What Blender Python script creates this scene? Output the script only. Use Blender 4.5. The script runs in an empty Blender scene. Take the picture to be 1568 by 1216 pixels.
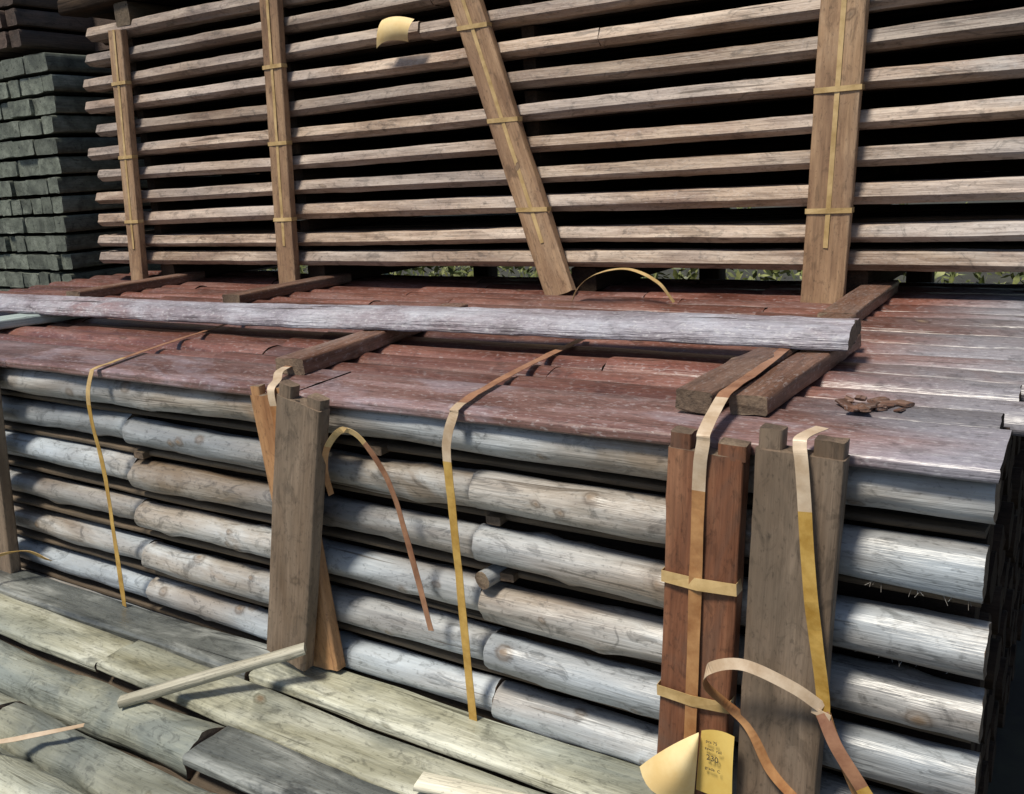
import bpy, math, random
from mathutils import Vector, noise, Matrix
random.seed(7)
R=random.Random(11)
V=Vector
scene=bpy.context.scene

# ---------------------------------------------------------------- materials
def mat_timber(name,c0,c1,c2,stain=(.1,.1,.1),stain_amt=.4,rough=.55,knotc=(.20,.14,.09),bump=.35,
               xcol=None,xr=(-.9,.0),stain_scale=2.2,spec=.5,var=.3,checks=1.,fine=.6,gs=(2.2,11,11),frost_glint=0.,tint=None,dirt=0.):
    m=bpy.data.materials.new(name);m.use_nodes=True
    nt=m.node_tree;N=nt.nodes;L=nt.links
    for n in list(N):N.remove(n)
    out=N.new('ShaderNodeOutputMaterial');b=N.new('ShaderNodeBsdfPrincipled');L.new(b.outputs[0],out.inputs[0])
    gc=N.new('ShaderNodeAttribute');gc.attribute_name='gc'
    rn=N.new('ShaderNodeAttribute');rn.attribute_name='rnd'
    kn=N.new('ShaderNodeAttribute');kn.attribute_name='knot'
    def tex(sc,detail,ro,dist=0.,src=None):
        mp=N.new('ShaderNodeMapping');mp.inputs['Scale'].default_value=sc
        L.new(src or gc.outputs['Vector'],mp.inputs['Vector'])
        t=N.new('ShaderNodeTexNoise');t.inputs['Scale'].default_value=1;t.inputs['Detail'].default_value=detail
        t.inputs['Roughness'].default_value=ro;t.inputs['Distortion'].default_value=dist
        L.new(mp.outputs[0],t.inputs['Vector']);return t.outputs['Fac']
    def ramp(f,stops):
        r=N.new('ShaderNodeValToRGB');e=r.color_ramp.elements
        while len(e)<len(stops):e.new(.5)
        for i,(p,c) in enumerate(stops):
            e[i].position=p;e[i].color=(c,c,c,1) if not isinstance(c,tuple) else (*c,1)
        L.new(f,r.inputs[0]);return r.outputs[0]
    def mix(mode,fac,a,c):
        x=N.new('ShaderNodeMix');x.data_type='RGBA';x.blend_type=mode
        for s,val in ((x.inputs[0],fac),(x.inputs[6],a),(x.inputs[7],c)):
            if isinstance(val,(int,float)):s.default_value=val
            elif isinstance(val,tuple):s.default_value=(*val,1)
            else:L.new(val,s)
        return x.outputs[2]
    g1=tex(gs,5,.62,.5)
    col=ramp(g1,[(.32,c0),(.5,c1),(.68,c2)])
    g2=tex((7,150,150),3,.6)
    col=mix('MULTIPLY',fine,col,ramp(g2,[(.3,.45),(.6,1.05)]))
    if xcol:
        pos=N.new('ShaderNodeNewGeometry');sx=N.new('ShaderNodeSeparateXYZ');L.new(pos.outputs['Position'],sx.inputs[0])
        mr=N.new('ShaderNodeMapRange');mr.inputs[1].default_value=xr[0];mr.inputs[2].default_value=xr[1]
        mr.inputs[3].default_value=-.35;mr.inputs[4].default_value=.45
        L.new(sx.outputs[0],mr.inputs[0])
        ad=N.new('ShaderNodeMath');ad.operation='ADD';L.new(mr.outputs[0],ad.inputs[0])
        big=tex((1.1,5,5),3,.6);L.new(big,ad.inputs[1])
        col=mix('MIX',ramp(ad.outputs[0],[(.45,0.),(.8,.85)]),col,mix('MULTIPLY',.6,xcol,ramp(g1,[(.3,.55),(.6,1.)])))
    st=tex((stain_scale,stain_scale*2.5,stain_scale*2.5),5,.68,.8)
    col=mix('MIX',ramp(st,[(.49,0.),(.62,stain_amt)]),col,stain)
    if tint:
        tn=tex((.9,3.5,3.5),2,.5)
        col=mix('MIX',ramp(tn,[(.42,0.),(.62,.65)]),col,mix('MULTIPLY',.8,tint,ramp(g1,[(.3,.5),(.62,1.)])))
    sp=tex((70,130,130),2,.6)
    if frost_glint:
        col=mix('MIX',ramp(sp,[(.58,0.),(.66,frost_glint)]),col,(.62,.62,.64))  # pale speckle: frost plus wet highlights painted into the base colour
    col=mix('MULTIPLY',.55,col,ramp(sp,[(.30,.4),(.40,1.)]))
    if dirt:
        dt=tex((14,26,26),4,.7,1.2)
        col=mix('MULTIPLY',dirt,col,ramp(dt,[(.36,.38),(.46,1.)]))
    ck=tex((1.8,60,60),2,.5)
    cf=ramp(ck,[(.27,checks),(.32,0.)])
    col=mix('MIX',cf,col,tuple(c*.35 for c in c0))
    mr2=N.new('ShaderNodeMapRange');mr2.inputs[3].default_value=1-var;mr2.inputs[4].default_value=1+var*.7
    L.new(rn.outputs['Fac'],mr2.inputs[0])
    cb=N.new('ShaderNodeCombineColor')
    for i in range(3):L.new(mr2.outputs[0],cb.inputs[i])
    col=mix('MULTIPLY',1.,col,cb.outputs[0])
    kf=ramp(kn.outputs['Fac'],[(.06,0.),(.3,.7),(.5,.45),(.75,.9)])
    kc=ramp(kn.outputs['Fac'],[(.3,tuple(c*.5 for c in c0)),(.6,knotc)])
    col=mix('MIX',kf,col,kc)
    L.new(col,b.inputs['Base Color'])
    rr=N.new('ShaderNodeMapRange');rr.inputs[3].default_value=rough-.12;rr.inputs[4].default_value=rough+.2
    L.new(g1,rr.inputs[0]);L.new(rr.outputs[0],b.inputs['Roughness'])
    b.inputs['Specular IOR Level'].default_value=spec
    a2=N.new('ShaderNodeMath');a2.operation='MULTIPLY_ADD';a2.inputs[1].default_value=1.6;L.new(g1,a2.inputs[0]);L.new(g2,a2.inputs[2])
    a3=N.new('ShaderNodeMath');a3.operation='SUBTRACT';L.new(a2.outputs[0],a3.inputs[0]);L.new(cf,a3.inputs[1])
    bp=N.new('ShaderNodeBump');bp.inputs['Strength'].default_value=bump;bp.inputs['Distance'].default_value=.008
    L.new(a3.outputs[0],bp.inputs['Height']);L.new(bp.outputs[0],b.inputs['Normal'])
    return m

def mat_simple(name,c,c2=None,rough=.5,scale=30,bump=.1,spec=.5):
    m=bpy.data.materials.new(name);m.use_nodes=True
    nt=m.node_tree;N=nt.nodes;L=nt.links;b=N['Principled BSDF']
    t=N.new('ShaderNodeTexNoise');t.inputs['Scale'].default_value=scale;t.inputs['Detail'].default_value=6;t.inputs['Roughness'].default_value=.65
    tc=N.new('ShaderNodeTexCoord');L.new(tc.outputs['Object'],t.inputs['Vector'])
    r=N.new('ShaderNodeValToRGB');e=r.color_ramp.elements;e[0].position=.35;e[1].position=.65
    e[0].color=(*c,1);e[1].color=(*(c2 or tuple(x*1.4 for x in c)),1)
    L.new(t.outputs[0],r.inputs[0]);L.new(r.outputs[0],b.inputs['Base Color'])
    b.inputs['Roughness'].default_value=rough;b.inputs['Specular IOR Level'].default_value=spec
    bp=N.new('ShaderNodeBump');bp.inputs['Strength'].default_value=bump;bp.inputs['Distance'].default_value=.01
    L.new(t.outputs[0],bp.inputs['Height']);L.new(bp.outputs[0],b.inputs['Normal'])
    return m

M_rail=mat_timber('weathered_rail',(.20,.145,.10),(.36,.325,.285),(.50,.52,.53),stain=(.20,.145,.095),stain_amt=.7,rough=.37,spec=.7,bump=.32,checks=.7,fine=.42,gs=(1.8,8,8),var=.18,tint=(.36,.43,.50),dirt=.7)  # bluish sky highlight on the rails is put into light tone and tint
M_railend=mat_timber('rail_end_grain',(.09,.06,.04),(.18,.125,.085),(.27,.20,.135),stain=(.05,.04,.03),rough=.75)
M_inner=mat_timber('shaded_inner_timber',(.02,.012,.008),(.045,.028,.018),(.07,.046,.03),stain=(.012,.009,.007),rough=.85,spec=.2)  # near-black: deep shade inside the stacks is put into the colour
M_under=mat_timber('flat_underside_timber',(.07,.05,.03),(.125,.09,.058),(.18,.135,.09),stain=(.05,.036,.024),rough=.7)
M_top=mat_timber('red_top_board',(.075,.026,.018),(.155,.06,.043),(.235,.11,.085),stain=(.19,.12,.11),stain_amt=.4,rough=.33,xcol=(.23,.235,.265),xr=(-.65,-.12),spec=.7,frost_glint=.15,bump=.35,fine=.5,checks=.7,dirt=.5)  # xcol paints bluish sky reflection into the colour towards the right
M_topf=mat_timber('front_top_board',(.10,.042,.034),(.185,.10,.087),(.30,.20,.20),stain=(.28,.24,.28),stain_amt=.55,rough=.33,xcol=(.29,.295,.345),xr=(-.65,-.05),spec=.7,frost_glint=.22,bump=.35,fine=.5,checks=.6,dirt=.5)  # xcol: same sky sheen, painted into the front board's right part
M_slab=mat_timber('frosted_slab',(.17,.12,.125),(.35,.30,.335),(.54,.54,.59),stain=(.29,.165,.16),stain_amt=.65,rough=.46,bump=.9,fine=.4,gs=(5,12,12),frost_glint=.5,tint=(.43,.44,.52),dirt=.4)
M_ub=mat_timber('stacked_board',(.18,.115,.075),(.37,.275,.205),(.55,.445,.36),stain=(.22,.145,.11),stain_amt=.6,rough=.52,xcol=(.33,.365,.41),xr=(-1.0,.5),fine=.5,checks=.8,gs=(1.8,12,12),frost_glint=.1,bump=.3,tint=(.36,.31,.285),dirt=.65)
M_bat=mat_timber('tan_batten',(.22,.125,.068),(.39,.245,.14),(.50,.345,.22),stain=(.20,.115,.07),stain_amt=.55,rough=.6,fine=.5,checks=.4,var=.12,dirt=.5)
M_bato=mat_timber('orange_batten',(.28,.13,.055),(.46,.25,.115),(.55,.33,.16),stain=(.28,.16,.1),stain_amt=.4,rough=.6,fine=.3,checks=.3,var=.1,dirt=.4)
M_batr=mat_timber('red_batten',(.125,.045,.022),(.23,.092,.046),(.34,.165,.09),stain=(.12,.075,.055),stain_amt=.6,rough=.55,var=.08,fine=.5,checks=.4,dirt=.5)
M_batg=mat_timber('grey_batten',(.145,.097,.062),(.22,.16,.113),(.30,.23,.17),stain=(.125,.095,.068),stain_amt=.55,rough=.6,var=.1,fine=.4,checks=.3,dirt=.5)
M_sp=mat_timber('brown_spacer',(.10,.045,.028),(.175,.095,.065),(.26,.165,.125),stain=(.13,.10,.09),stain_amt=.4,rough=.42,frost_glint=.15,dirt=.4)
M_fg=mat_timber('greenish_board',(.23,.22,.145),(.40,.395,.30),(.60,.605,.51),stain=(.10,.108,.092),stain_amt=.85,rough=.36,knotc=(.18,.13,.08),stain_scale=1.8,fine=.45,checks=.8,gs=(2.2,9,9),tint=(.31,.355,.34),bump=.35,dirt=.6)
M_fgd=mat_timber('damp_board',(.075,.083,.08),(.155,.165,.155),(.42,.435,.41),stain=(.04,.045,.045),stain_amt=.85,rough=.24,stain_scale=2.4,fine=.45,spec=.7,dirt=.5)
M_pale=mat_timber('pale_stick',(.42,.39,.29),(.57,.54,.43),(.70,.67,.55),stain=(.38,.35,.26),rough=.6)
M_teal=mat_timber('teal_spacer',(.25,.31,.29),(.38,.46,.44),(.5,.58,.56),stain=(.2,.24,.22),rough=.5)
M_le=mat_timber('grey_green_ends',(.085,.095,.078),(.165,.185,.15),(.26,.285,.24),stain=(.06,.068,.056),stain_amt=.7,rough=.6,gs=(9,9,9),dirt=.7)
M_ld=mat_timber('dark_ends',(.05,.031,.023),(.09,.058,.044),(.14,.094,.075),stain=(.035,.042,.038),rough=.7,dirt=.6)

# ---------------------------------------------------------------- piece builder
class Grp:
    def __init__(s):s.v=[];s.f=[];s.mi=[];s.gc=[];s.rn=[];s.kn=[];s.sm=[]
    def make(s,name,mats,parent=None):
        me=bpy.data.meshes.new(name);me.from_pydata([tuple(p) for p in s.v],[],s.f);me.update()
        for m in mats:me.materials.append(m)
        me.polygons.foreach_set('material_index',s.mi);me.polygons.foreach_set('use_smooth',s.sm)
        a=me.attributes.new('gc','FLOAT_VECTOR','POINT');a.data.foreach_set('vector',[c for g in s.gc for c in g])
        a=me.attributes.new('rnd','FLOAT','POINT');a.data.foreach_set('value',s.rn)
        a=me.attributes.new('knot','FLOAT','POINT');a.data.foreach_set('value',s.kn)
        o=bpy.data.objects.new(name,me);scene.collection.objects.link(o)
        if parent:o.parent=parent
        return o
def p_round(ry,rz,n=24):
    return [(math.cos(2*math.pi*i/n)*ry,math.sin(2*math.pi*i/n)*rz) for i in range(n)]
def p_half(w,h,n=12):
    pts=[(w/2*math.cos(math.pi*i/n),h*math.sin(math.pi*i/n)**.8) for i in range(n+1)]
    pts+=[(-w/2+w*k/4,0-.004) for k in (1,2,3)]
    return pts
def p_box(w,h,b=.004,d=3):
    c=[];hw=w/2;hh=h/2
    def edge(x0,y0,x1,y1):
        for i in range(d+1):
            f=i/d;c.append((x0+(x1-x0)*f,y0+(y1-y0)*f))
    edge(hw,-hh+b,hw,hh-b);edge(hw-b,hh,-hw+b,hh);edge(-hw,hh-b,-hw,-hh+b);edge(-hw+b,-hh,hw-b,-hh)
    return c
def poly(pts,step=.012):
    o=[]
    for i,(x,y) in enumerate(pts):
        x2,y2=pts[(i+1)%len(pts)];n=max(1,int(math.hypot(x2-x,y2-y)/step))
        for k in range(n):o.append((x+(x2-x)*k/n,y+(y2-y)*k/n))
    return o
def piece(g,p0,p1,up,prof,nseg=20,amp=.002,mat=0,emat=None,knots=0,bend=.004,taper=0,freq=6,smooth=True,rnd=None,kn_list=None,ksize=(.014,.024),kh=(.5,1),kamp=.32):
    p0=V(p0);p1=V(p1);Lv=p1-p0;ln=Lv.length;Lx=Lv.normalized();up=V(up);up=(up-Lx*up.dot(Lx)).normalized();sd=up.cross(Lx)
    rn=R.random() if rnd is None else rnd
    off=V((R.uniform(0,60),R.uniform(0,60),R.uniform(0,60)))
    n=len(prof);base=len(g.v)
    cs=sum(q[0] for q in prof)/n;ct=sum(q[1] for q in prof)/n
    ks=[]
    for _ in range(knots):
        ks.append((R.uniform(.05,.95)*ln,R.choice(range(n)),R.uniform(*ksize),R.uniform(*kh)))
    if kn_list:ks+=kn_list
    for i in range(nseg+1):
        f=i/nseg;x=f*ln
        bs=bend*noise.noise(off+V((x*.9,0,0)));bt=bend*noise.noise(off+V((x*.9,9,0)))
        sc=1+taper*(f-.5)
        for j,(s,t) in enumerate(prof):
            ds=s-cs;dt=t-ct;r=math.hypot(ds,dt) or 1e-6
            q=off+V((x*freq*.5,s*freq*3,t*freq*3))
            d=amp*(noise.noise(q)+.5*noise.noise(q*2.7))*2
            kv=0
            for (kx,kj,kr,kk) in ks:
                ps,pt=prof[kj]
                dd=math.hypot((x-kx)*.75,math.hypot(s-ps,t-pt))
                if dd<kr*2.4:
                    e=math.exp(-(dd/kr)**2);d+=e*kr*kamp*kk
                    e2=math.exp(-(dd/(kr*.55))**2);kv=max(kv,e2*kk)
            s2=cs+ds*sc+ds/r*d+bs;t2=ct+dt*sc+dt/r*d+bt
            xo=0
            if i in(0,nseg):xo=.003*noise.noise(q*3)
            g.v.append(p0+Lx*(x+xo)+sd*s2+up*t2);g.gc.append((x+off.x,s+off.y,t+off.z));g.rn.append(rn);g.kn.append(kv)
    for i in range(nseg):
        for j in range(n):
            a=base+i*n+j;b2=base+i*n+(j+1)%n
            g.f.append((a,b2,b2+n,a+n));g.mi.append(mat);g.sm.append(smooth)
    em=mat if emat is None else emat
    for i,rev in((0,True),(nseg,False)):
        b0=len(g.v)
        for j in range(n):
            src=base+i*n+j;g.v.append(g.v[src].copy())
            s,t=prof[j];g.gc.append((s*.3+off.z,t+off.x,s+off.y));g.rn.append(rn);g.kn.append(0)
        idx=[b0+j for j in range(n)]
        if rev:idx=idx[::-1]
        g.f.append(tuple(idx));g.mi.append(em);g.sm.append(False)
def empty(name):
    e=bpy.data.objects.new(name,None);scene.collection.objects.link(e);return e
Z=(0,0,1);X=(1,0,0);Y=(0,1,0)

# ---------------------------------------------------------------- lower (front) stack of half-round rails
low=empty('half_round_rail_stack')
g=Grp()
ROWZ=[1.131,1.018,.899,.779,.660,.542,.424,.306,.188]
XR=-.095
def rail(x0,x1,y,z,r,kn,seg=90,mat=0,**k):
    piece(g,(x0,y,z),(x1,y,z),Z,p_round(r*1.06,r,30),int((x1-x0)*seg)+4,.0034,mat,1,kn,.016,R.uniform(-.10,.10),ksize=(.009,.024),kamp=.36,**k)
for i,z in enumerate(ROWZ):
    if i==0:
        rail(-4.6,-2.75,1.425,z,.039,12);rail(-2.74,XR,1.43,z+.001,.040,22)
    elif i<6:
        js=[-2.16+R.uniform(-.02,.02),-1.01+R.uniform(-.015,.015)]
        rail(-4.6,js[0]-.004,1.456,z+.004,.036,16)
        rail(js[0],js[1]-.006,1.440,z+.003,.0375,12)
        rail(js[1],XR+R.uniform(-.008,.006),1.426,z-.002,.0405,11)
    else:
        rail(-4.6,XR,1.43,z,.045,4,seg=10)
    piece(g,(-4.6,1.480,z-.056),(XR-.012,1.480,z-.056),Z,p_box(.09,.013,.003),60,.002,3,3,0,.006)
for k in range(1,15):
    y=1.43+.128*k
    for i,z in enumerate(ROWZ):
        r=.046
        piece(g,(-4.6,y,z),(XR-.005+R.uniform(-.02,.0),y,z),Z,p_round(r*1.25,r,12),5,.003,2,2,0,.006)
for i,x in ((1,-2.12),(2,-2.95),(1,-.985),(2,-.96),(0,-1.28)):
    z=ROWZ[i];piece(g,(x,1.415,z-.056),(x,1.7,z-.056),Z,p_box(.034,.018,.002),4,.001,3,1,0,0)
piece(g,(-1.0,1.385,.842),(-.99,1.45,.842),Z,p_round(.021,.021,12),4,.002,0,1,0,0)
for _ in range(22):
    z=R.choice(ROWZ[1:3])-.03;x=R.uniform(-.27,-.12)
    p=V((x,1.40,z));q=p+V((R.uniform(-.012,.012),R.uniform(-.010,0),R.uniform(-.018,-.005)))
    piece(g,p,q,Y,[(.0003,0),(0,.0003),(-.0003,0)],1,0,0,0,0,0)
g.make('rails',[M_rail,M_railend,M_inner,M_under],low)
g=Grp()
xs=[-4.6,-2.62,-1.47,XR+.005]
for a,b2 in zip(xs,xs[1:]):
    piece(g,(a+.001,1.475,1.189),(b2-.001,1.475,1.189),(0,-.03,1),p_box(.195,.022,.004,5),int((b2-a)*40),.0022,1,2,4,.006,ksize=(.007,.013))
y=1.577
while y<3.28:
    w=R.uniform(.105,.128)
    js=sorted([R.uniform(-4,-3),R.uniform(-2.3,-1.9),R.uniform(-1.3,-.8)])
    ends=[-4.6]+js+[XR+R.uniform(-.015,.02)]
    for a,b2 in zip(ends,ends[1:]):
        dz=R.uniform(-.003,.003)
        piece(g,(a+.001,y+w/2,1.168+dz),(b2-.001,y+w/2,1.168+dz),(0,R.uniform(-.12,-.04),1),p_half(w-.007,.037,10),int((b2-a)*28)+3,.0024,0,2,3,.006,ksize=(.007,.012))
    y+=w
for _ in range(16):
    x=R.uniform(-.36,-.27);yy=R.uniform(1.60,1.68)
    piece(g,(x,yy,1.206+R.uniform(0,.006)),(x+R.uniform(-.03,.03),yy+R.uniform(-.03,.03),1.209+R.uniform(0,.006)),Z,p_box(.018,.005,.001,2),2,.002,3,3,0,0)
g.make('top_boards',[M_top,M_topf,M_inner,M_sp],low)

# ---------------------------------------------------------------- spacers on top
def single(name,mats,*args,**k):
    gg=Grp();piece(gg,*args,**k);return gg.make(name,mats)
SPM=[M_sp,M_railend]
single('wooden_spacer',SPM,(-1.60,1.50,1.222),(-1.70,2.32,1.222),Z,p_box(.085,.04),24,.002,0,1,1)
single('wooden_spacer',SPM,(-.585,1.49,1.226),(-.53,2.35,1.226),(.06,0,1),p_box(.07,.04),24,.002,0,1,1)
single('wooden_spacer',SPM,(-.493,1.51,1.222),(-.475,2.14,1.222),(-.05,0,1),p_box(.07,.036),24,.002,0,1,1)
single('wooden_spacer',SPM,(-.55,2.37,1.222),(-.56,3.02,1.222),Z,p_box(.09,.04),24,.002,0,1,1)
single('wooden_spacer',[M_teal,M_teal],(-3.26,1.66,1.222),(-3.13,2.15,1.222),(.0,0,1),p_box(.12,.034),20,.002,0,1,1)
single('wooden_spacer',SPM,(-2.78,2.35,1.22),(-2.80,3.0,1.22),Z,p_box(.09,.04),16,.002,0,1,1)
single('wooden_spacer',SPM,(-3.72,2.30,1.22),(-3.76,3.0,1.22),Z,p_box(.09,.04),16,.002,0,1,1)
gg=Grp()
piece(gg,(-4.7,1.83,1.250),(-.415,1.965,1.250),(0,-.12,1),poly([(.07,0),(.062,.028),(.02,.040),(-.035,.040),(-.062,.026),(-.075,.0),(-.04,-.004)],.009),330,.0030,0,1,14,.012,0,freq=14,ksize=(.008,.015))
gg.make('loose_half_round_slab',[M_slab,M_railend])

# ---------------------------------------------------------------- upper stack
upp=empty('board_stack')
g=Grp()
lz=[1.318]+[1.402+.1075*i for i in range(10)]
for i,z in enumerate(lz):
    xl=-4.33+.17*(z-1.35)/1.0+R.uniform(-.05,.04)
    js=[] if R.random()<.6 else [R.uniform(-2.6,-.9)]
    ends=[xl]+js+[1.3+R.uniform(-.1,.1)]
    hh=R.uniform(.026,.031)
    for a,b2 in zip(ends,ends[1:]):
        dy=R.uniform(-.003,.003)
        pr=poly([(-.045,-.008),(-.040,-.014),(-.022,-hh),(.055,-hh),(.055,hh),(-.028,hh),(-.033,hh-.004)],.010)
        piece(g,(a+.001,2.90+dy,z),(b2-.001,2.90+dy,z),(0,.0,1),pr,
              int((b2-a)*34),.0022,0,1,int((b2-a)*2.6),.010,0,freq=10,ksize=(.007,.014),smooth=False)
    for k in range(1,7):
        y=2.90+.125*k
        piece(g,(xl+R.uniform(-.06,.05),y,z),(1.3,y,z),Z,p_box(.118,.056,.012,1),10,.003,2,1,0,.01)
    for x in (-3.93,-2.93,-1.75,-.68,.4):
        piece(g,(x,2.93,z+.053),(x,3.75,z+.053),Z,p_box(.05,.044,.003,1),2,.001,2,2,0,0)
for (i,xx) in ((1,-1.755),(2,-1.75)):
    piece(g,(xx,2.868,lz[i]+.052),(xx,2.93,lz[i]+.052),Z,p_box(.045,.04,.003,1),2,.001,3,3,0,0)
for i in range(12):  # added unseen back rows, offset by half a pitch to block see-through gaps
    z=1.36+.1075*i
    for k in range(4):
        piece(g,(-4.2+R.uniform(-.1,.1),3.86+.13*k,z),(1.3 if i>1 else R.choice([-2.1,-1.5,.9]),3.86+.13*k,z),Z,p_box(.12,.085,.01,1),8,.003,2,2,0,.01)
for x in (-3.86,-2.9,-1.9,-.65,.5):
    piece(g,(x,2.86,2.43),(x,4.3,2.43),Z,p_box(.1,.1,.006,2),6,.002,3,3,0,0)
for k in range(8):
    y=2.92+.17*k
    for zz in(2.52,2.62):
        piece(g,(-4.3,y,zz),(1.3,y,zz),Z,p_box(.16,.07,.01,1),10,.003,2,2,0,.01)
for x in (-3.86,-2.86,-1.55,-.63,.5):
    piece(g,(x,2.90,1.243),(x+.02,4.3,1.243),Z,p_box(.1,.085,.006,2),6,.002,2,2,0,0)
    piece(g,(x,4.2,.0),(x,4.2,1.2),Y,p_box(.1,.1,.006,2),6,.002,2,2,0,0)
g.make('boards',[M_ub,M_railend,M_inner,M_under],upp)

# ---------------------------------------------------------------- battens
def batten(name,mats,top,bot,w,th,prongs=None,front=(0,-1,0),seg=40,kn=2):
    gg=Grp();top=V(top);bot=V(bot);ax=(top-bot).normalized();rr=R.random()
    piece(gg,bot,top,front,p_box(w,th,.003,6),seg,.0016,0,1,kn,.004,ksize=(.008,.014),rnd=rr)
    if prongs:
        sd=V(front).cross(ax).normalized()
        for (c,pw,h) in prongs:
            b0=top-ax*.004+sd*c
            piece(gg,b0,b0+ax*h,front,p_box(pw,th-.005,.003,2),4,.0015,0,1,0,0,rnd=rr)
    return gg.make(name,mats)
def H(m):return [m,M_railend]
WB='wooden_batten'
batten(WB,H(M_batr),(-.506,1.355,1.185),(-.548,1.355,.45),.128,.035,[(.045,.036,.032),(-.04,.045,.026)],kn=3)
batten(WB,H(M_batg),(-.355,1.345,1.205),(-.392,1.345,.40),.132,.035,[(.046,.034,.036),(-.042,.044,.03)])
batten(WB,H(M_batg),(-1.395,1.335,1.195),(-1.540,1.335,.555),.125,.035,[(.042,.038,.032),(-.04,.04,.026)],kn=1)
batten(WB,H(M_bato),(-1.535,1.375,1.19),(-1.475,1.375,.53),.115,.03,[(.04,.03,.024),(-.03,.05,.02)])
batten(WB,H(M_batg),(-2.72,1.36,1.19),(-2.83,1.36,.5),.13,.035,[(-.04,.04,.03)])
batten(WB,H(M_bat),(-3.875,2.835,2.36),(-3.985,2.825,1.195),.095,.035,kn=5,seg=60)
batten(WB,H(M_bat),(-2.875,2.835,2.42),(-2.95,2.825,1.195),.10,.035,kn=5,seg=60)
batten(WB,H(M_bat),(-2.00,2.835,2.42),(-1.60,2.825,1.20),.115,.035,kn=5,seg=60)
batten(WB,H(M_bat),(-.635,2.835,2.42),(-.695,2.825,1.175),.125,.035,kn=5,seg=60)

# ---------------------------------------------------------------- left stacks (timber ends)
def end_stack(name,x1,x0,y,z0,z1,mats,shift,s=.1):
    g=Grp();z=z0
    while z<z1:
        x=x1+shift*(z-z0)+R.uniform(-.015,.015)
        while x>x0:
            w=s*R.choice([1,1,1.6,2.1])
            piece(g,(x-w/2,y+R.uniform(-.012,.02),z+s/2),(x-w/2,y+1.2,z+s/2),Z,p_box(w-.006,s*R.uniform(.8,.9),.006,3),3,.003,0,0,0,.006)
            x-=w
        z+=s*1.05
    return g.make(name,mats)
end_stack('squared_timber_stack',-4.92,-6.2,2.95,.0,2.36,[M_le],.13,.098)
end_stack('squared_timber_stack',-5.07,-6.6,3.45,.0,2.9,[M_ld],.13,.11)
end_stack('squared_timber_stack',-4.95,-6.3,3.0,2.42,2.75,[M_ld],.0,.1)

# ---------------------------------------------------------------- foreground stack
fg=empty('foreground_timber_stack')
g=Grp()
y=1.395;rows=[]
for k in range(13):
    rows.append(y);y-=.140 if k<3 else .128
for k,y in enumerate(rows):
    yc=y-.066
    xr=-.5-R.uniform(0,.06)-(.0 if k<2 else .1)
    j=[-1.62,-2.0,-1.5][k] if k<3 else R.uniform(-2.6,-1.2)
    for n_,(a,b2) in enumerate(((-4.2,j),(j,xr))):
        if k<2 or (k==2 and n_==1):
            dk=(k==0 and n_==0) or (k==2)
            piece(g,(a+.004,yc,.511+R.uniform(-.006,.006)),(b2-.004,yc-.004,.513),(0,R.uniform(-.06,.06),1),p_box(.126,.028,.006,6),int((b2-a)*35),.003,1 if dk else 0,2,5,.010,ksize=(.007,.013))
        else:
            piece(g,(a+.004,yc,.456),(b2-.004,yc,.456),(0,R.uniform(-.1,.1),1),p_half(.121,R.uniform(.066,.078),14),int((b2-a)*60),.006,0,2,14,.016,0,freq=9,ksize=(.008,.018))
    for i,z in enumerate((.44,.33,.22,.11)):
        piece(g,(-4.2,yc,z-.01),(xr-.01,yc,z-.01),Z,p_round(.062,.045,12),6,.003,3,2,0,.006)
g.make('timbers',[M_fg,M_fgd,M_railend,M_under],fg)
single('loose_stick',[M_pale,M_pale],(-1.759,1.028,.548),(-1.45,1.303,.615),Z,p_box(.026,.018,.002,2),24,.0012,0,1,1)
single('loose_stick',[M_pale,M_pale],(-1.0,1.135,.54),(-.72,1.19,.54),Z,p_box(.045,.014,.003,2),24,.0012,0,1,0)

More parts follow.
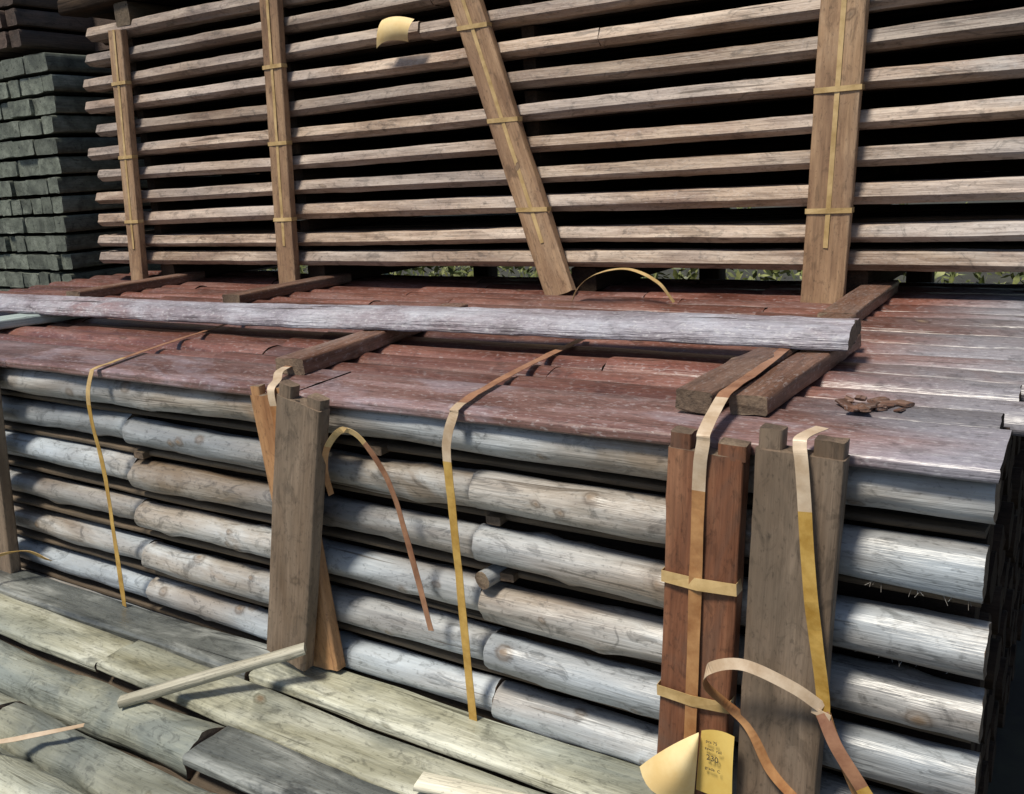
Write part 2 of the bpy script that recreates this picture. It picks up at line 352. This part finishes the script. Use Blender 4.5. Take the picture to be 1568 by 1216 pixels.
# ---------------------------------------------------------------- straps
S_y=mat_simple('yellow_strap',(.34,.19,.035),(.58,.38,.11),.32,18)
S_o=mat_simple('orange_strap',(.28,.12,.045),(.48,.26,.11),.35,18)
S_p=mat_simple('pale_strap',(.44,.32,.21),(.64,.52,.39),.3,18)
S_r=mat_simple('rusty_strap',(.20,.09,.05),(.36,.19,.11),.4,18)
S_t=mat_simple('tan_strap',(.38,.25,.10),(.60,.43,.21),.32,18)
def strap(name,pts,w,wd,mats,bounds=(),th=.0010,sub=8,parent=None):
    if not isinstance(mats,list):mats=[mats]
    pts=[V(p) for p in pts];P=[]
    q=[pts[0]*2-pts[1]]+pts+[pts[-1]*2-pts[-2]]
    wds=wd if isinstance(wd,list) else [wd]*len(pts)
    W=[]
    for i in range(1,len(q)-2):
        for s in range(sub):
            t=s/sub
            P.append(.5*((2*q[i])+(q[i+1]-q[i-1])*t+(2*q[i-1]-5*q[i]+4*q[i+1]-q[i+2])*t*t+(3*q[i]-q[i-1]-3*q[i+1]+q[i+2])*t**3))
            W.append(V(wds[i-1]).lerp(V(wds[i]),t))
    P.append(pts[-1]);W.append(V(wds[-1]))
    v=[];f=[]
    for i,p in enumerate(P):
        t=(P[min(i+1,len(P)-1)]-P[max(i-1,0)]).normalized()
        wv=W[i];wv=(wv-t*wv.dot(t)).normalized();n=t.cross(wv)
        jit=.0014*noise.noise(p*25);tw=.22*noise.noise(p*9+V((7,3,1)))
        for s in(-.5,.5):v.append(p+wv*w*s+n*(jit+tw*w*s))
    for i in range(len(P)-1):
        a=i*2;f.append((a,a+1,a+3,a+2))
    me=bpy.data.meshes.new(name);me.from_pydata([tuple(a) for a in v],[],f)
    for m in mats:me.materials.append(m)
    for p in me.polygons:
        k=0
        for b in bounds:
            if p.index>=b*sub:k+=1
        p.material_index=min(k,len(mats)-1)
    o=bpy.data.objects.new(name,me);scene.collection.objects.link(o);o.parent=parent
    so=o.modifiers.new('s','SOLIDIFY');so.thickness=th;so.offset=0
    return o
SB='strapping_band'
zt=1.209
strap(SB,[(-2.40,2.12,zt+.004),(-2.28,1.72,zt+.004),(-2.21,1.48,zt),(-2.18,1.375,1.206),(-2.178,1.358,1.196),(-2.19,1.345,1.13),(-2.195,1.348,1.05),(-2.20,1.36,.9),(-2.225,1.365,.52)],.018,X,[S_r,S_t,S_y],(2.0,5.2))
strap(SB,[(-1.10,2.05,zt+.004),(-1.07,1.72,zt+.004),(-1.045,1.48,zt),(-1.022,1.372,1.206),(-1.02,1.358,1.196),(-1.035,1.352,1.15),(-1.04,1.353,1.10),(-1.04,1.36,.9),(-1.035,1.365,.5)],.020,X,[S_r,S_p,S_y],(2.6,6))
strap(SB,[(-.545,2.0,1.247),(-.53,1.7,1.247),(-.527,1.52,1.249),(-.525,1.46,1.243),(-.51,1.345,1.222),(-.508,1.331,1.205),(-.515,1.331,1.15),(-.522,1.332,1.0),(-.535,1.332,.7),(-.545,1.332,.5)],.022,X,[S_r,S_p,S_o],(2.8,6.2))  # pale stretch at the top edge: lit part painted as band colour
strap(SB,[(-1.66,1.75,zt+.004),(-1.60,1.49,1.222),(-1.54,1.40,1.215),(-1.515,1.36,1.21),(-1.51,1.352,1.19),(-1.505,1.352,1.13),(-1.50,1.345,.95)],.02,X,[S_r,S_p,S_o],(1,4.4))
strap(SB,[(-.34,1.40,1.23),(-.352,1.335,1.232),(-.352,1.318,1.222),(-.345,1.31,1.18),(-.33,1.308,1.0),(-.308,1.31,.83),(-.306,1.31,.78)],.021,X,[S_p,S_y],(3.3,))
strap(SB,[(-.306,1.308,.80),(-.35,1.29,.835),(-.42,1.27,.865),(-.475,1.27,.845),(-.492,1.29,.80),(-.47,1.32,.755),(-.43,1.325,.72),(-.39,1.32,.65),(-.34,1.32,.60),(-.30,1.32,.53)],.018,[(0,.3,1)]*4+[(0,1,.3)]*2+[(.6,1,.3)]*4,[S_p,S_o],(3.5,))
strap(SB,[(-.305,1.30,.795),(-.28,1.29,.75),(-.24,1.29,.69),(-.205,1.30,.62),(-.19,1.31,.5)],.020,(1,.5,.2),[S_r,S_y],(2,))
strap(SB,[(-.303,1.31,.79),(-.29,1.32,.74),(-.262,1.32,.68),(-.23,1.32,.60),(-.225,1.33,.5)],.018,(1,.3,0),S_o)
strap(SB,[(-.322,1.305,.795),(-.292,1.300,.79)],.012,Z,S_p,sub=1)
strap(SB,[(-1.37,1.36,.98),(-1.37,1.35,1.04),(-1.34,1.335,1.10),(-1.285,1.33,1.145),(-1.235,1.335,1.12),(-1.185,1.345,1.03),(-1.15,1.35,.88),(-1.12,1.355,.715)],.014,[(.2,1,0),(.5,1,0),(.8,.6,0)]+[(1,0,0)]*5,[S_o,S_t,S_r],(2,4))
strap(SB,[(-1.53,1.36,.957),(-1.53,1.350,.957),(-1.485,1.345,.957),(-1.44,1.347,.957)],.02,Z,S_t,sub=1)
for z,xc in((.958,-.52),(.735,-.533)):
    strap(SB,[(xc-.0655,1.36,z),(xc-.0655,1.3345,z),(xc,1.3295,z-.001),(xc+.0655,1.3345,z),(xc+.0655,1.36,z)],.021,Z,S_t,sub=1)
strap(SB,[(-1.49,2.70,1.20),(-1.46,2.70,1.25),(-1.38,2.68,1.295),(-1.27,2.68,1.31),(-1.17,2.68,1.27),(-1.12,2.69,1.205)],.016,(0,1,.3),S_t)
def on_batten(top,bot,ties,w):
    top=V(top);bot=V(bot);par=empty(SB)
    strap('vertical_band',[top,top.lerp(bot,.4),top.lerp(bot,.85)],.014,X,S_t,parent=par)
    for z in ties:
        f=(z-bot.z)/(top.z-bot.z);c=bot.lerp(top,f)+V((0,.002,0))
        strap('tie',[c+V((-w/2-.003,.03,0)),c+V((-w/2-.003,-.002,0)),c+V((0,-.005,0)),c+V((w/2+.003,-.002,0)),c+V((w/2+.003,.03,0))],.015,Z,S_t,sub=1,parent=par)
on_batten((-3.875,2.814,2.36),(-3.985,2.804,1.195),(2.13,1.8,1.5),.097)
on_batten((-2.875,2.814,2.42),(-2.95,2.804,1.195),(2.1,1.8,1.49),.102)
on_batten((-2.00,2.814,2.42),(-1.60,2.804,1.20),(2.13,1.81,1.5),.120)
on_batten((-.635,2.814,2.42),(-.695,2.804,1.175),(1.81,1.47),.127)
strap(SB,[(-2.62,1.0,.545),(-2.72,1.22,.60),(-2.66,1.33,.62),(-2.55,1.36,.60)],.02,[(0,0,1),(.3,0,1),(1,0,.3),(1,0,0)],S_y)
strap(SB,[(-2.0,.70,.55),(-1.86,.80,.552),(-1.74,.93,.553)],.016,(1,-1,0),S_p)

# ---------------------------------------------------------------- paper labels
Pm=mat_simple('paper_label',(.66,.43,.09),(.78,.56,.16),.6,8,.05)
Pw=mat_simple('paper_back',(.72,.51,.22),(.82,.66,.36),.6,8,.05)
Ink=mat_simple('ink',(.03,.03,.03),(.05,.05,.05),.6,10,.0)
def sheet(name,rowsP,mat,parent=None,n=8):
    def q3(a,b,c,t):
        a,b,c=V(a),V(b),V(c);return a*(2*(t-.5)*(t-1))+b*(-4*t*(t-1))+c*(2*t*(t-.5))
    v=[]
    for i in range(n+1):
        t=i/n;r=[q3(rowsP[0][k],rowsP[1][k],rowsP[2][k],t) for k in range(3)]
        for j in range(n+1):v.append(tuple(q3(r[0],r[1],r[2],j/n)))
    nc=n+1
    f=[(i*nc+j,i*nc+j+1,(i+1)*nc+j+1,(i+1)*nc+j) for i in range(n) for j in range(n)]
    me=bpy.data.meshes.new(name);me.from_pydata(v,[],f);me.materials.append(mat)
    for p in me.polygons:p.use_smooth=True
    o=bpy.data.objects.new(name,me);scene.collection.objects.link(o);o.parent=parent
    return o
pl=empty('paper_label')
sheet('tag_face',[[(-.503,1.300,.703),(-.475,1.303,.710),(-.444,1.296,.712)],[(-.508,1.297,.645),(-.478,1.303,.648),(-.447,1.295,.650)],[(-.514,1.300,.583),(-.480,1.304,.578),(-.449,1.298,.584)]],Pm,pl)
sheet('curled_flap',[[(-.506,1.294,.702),(-.505,1.292,.700),(-.504,1.290,.698)],[(-.560,1.280,.662),(-.530,1.262,.645),(-.507,1.285,.640)],[(-.616,1.29,.600),(-.570,1.262,.578),(-.513,1.288,.580)]],Pw,pl)
def txt(s,x,y,z,size,par):
    cu=bpy.data.curves.new('tag_text','FONT');cu.body=s;cu.size=size;cu.extrude=.0002
    o=bpy.data.objects.new('tag_text',cu);scene.collection.objects.link(o);o.location=(x,y,z);o.rotation_euler=(math.radians(90),0,math.radians(-4));cu.materials.append(Ink);o.parent=par
txt('230',-.494,1.297,.652,.015,pl)
txt('sawn  rail',-.496,1.296,.672,.008,pl);txt('pcs 75',-.494,1.296,.686,.008,pl);txt('grade  C',-.496,1.296,.634,.008,pl)
p2=empty('paper_label')
sheet('card',[[(-2.30,2.81,2.20),(-2.225,2.80,2.203),(-2.15,2.81,2.185)],[(-2.318,2.80,2.163),(-2.245,2.785,2.165),(-2.165,2.79,2.15)],[(-2.345,2.82,2.108),(-2.27,2.80,2.125),(-2.185,2.81,2.112)]],Pw,p2)

# ---------------------------------------------------------------- ground, foliage
me=bpy.data.meshes.new('ground');S=150
me.from_pydata([(-S,-S,0),(S,-S,0),(S,S,0),(-S,S,0)],[],[(0,1,2,3)])
gm=mat_simple('dirt_and_grass',(.025,.022,.018),(.045,.045,.028),.9,3,.6);me.materials.append(gm)
o=bpy.data.objects.new('ground',me);scene.collection.objects.link(o)
lm=bpy.data.materials.new('leaves');lm.use_nodes=True
N=lm.node_tree.nodes;L=lm.node_tree.links
t=N.new('ShaderNodeTexNoise');t.inputs['Scale'].default_value=9
r=N.new('ShaderNodeValToRGB');r.color_ramp.elements[0].position=.4;r.color_ramp.elements[0].color=(.06,.08,.02,1);r.color_ramp.elements[1].position=.62;r.color_ramp.elements[1].color=(.28,.30,.11,1)
ng=N.new('ShaderNodeNewGeometry');L.new(ng.outputs['Position'],t.inputs['Vector']);L.new(t.outputs[0],r.inputs[0]);L.new(r.outputs[0],N['Principled BSDF'].inputs['Base Color'])
v=[];f=[]
for i in range(16000):
    x=R.uniform(-9,3.5);y=R.uniform(5.4,7.5);z=R.uniform(0,1.0)**.8*(1.0+.3*noise.noise(V((x*1.5,y,0))))+.15
    c=V((x,y,z));a=V((R.gauss(0,1),R.gauss(0,1),R.gauss(0,1))).normalized();b2=a.cross(V((R.gauss(0,1),R.gauss(0,1),R.gauss(0,1)))).normalized()
    s=R.uniform(.02,.055);k=len(v)
    v+=[tuple(c-a*s),tuple(c+b2*s*.4),tuple(c+a*s),tuple(c-b2*s*.4)];f.append((k,k+1,k+2,k+3))
me=bpy.data.meshes.new('bramble_hedge');me.from_pydata(v,[],f);me.materials.append(lm)
o=bpy.data.objects.new('bramble_hedge',me);scene.collection.objects.link(o)

# ---------------------------------------------------------------- light, world, camera
el=math.radians(62);az=math.radians(-16)
sd=V((math.sin(az)*math.cos(el),-math.cos(az)*math.cos(el),math.sin(el)))
sl=bpy.data.lights.new('sun','SUN');sl.energy=4.6;sl.angle=math.radians(11);sl.color=(1,.93,.80)
so=bpy.data.objects.new('sun',sl);scene.collection.objects.link(so);so.rotation_euler=sd.to_track_quat('Z','Y').to_euler()
w=bpy.data.worlds.new('World');scene.world=w;w.use_nodes=True
nt=w.node_tree;bg=nt.nodes['Background'];sk=nt.nodes.new('ShaderNodeTexSky');sk.sky_type='NISHITA';sk.sun_disc=False
sk.sun_elevation=el;sk.sun_rotation=math.pi-az;nt.links.new(sk.outputs[0],bg.inputs[0]);bg.inputs[1].default_value=.09

cam=bpy.data.cameras.new('camera');co=bpy.data.objects.new('camera',cam);scene.collection.objects.link(co)
cam.sensor_width=36;cam.sensor_fit='HORIZONTAL';cam.lens=36*1399/1568;cam.clip_end=500;cam.clip_start=.02
rt=V((.84465,.53216,-.05844));u=V((-.08242,.23703,.96801));bk=V((.52894,-.81276,.24405))
m=Matrix((( rt.x,u.x,bk.x,0),(rt.y,u.y,bk.y,0),(rt.z,u.z,bk.z,1.65),(0,0,0,1)))
co.matrix_world=m
scene.camera=co
scene.view_settings.view_transform='Standard';scene.view_settings.look='None';scene.view_settings.exposure=0
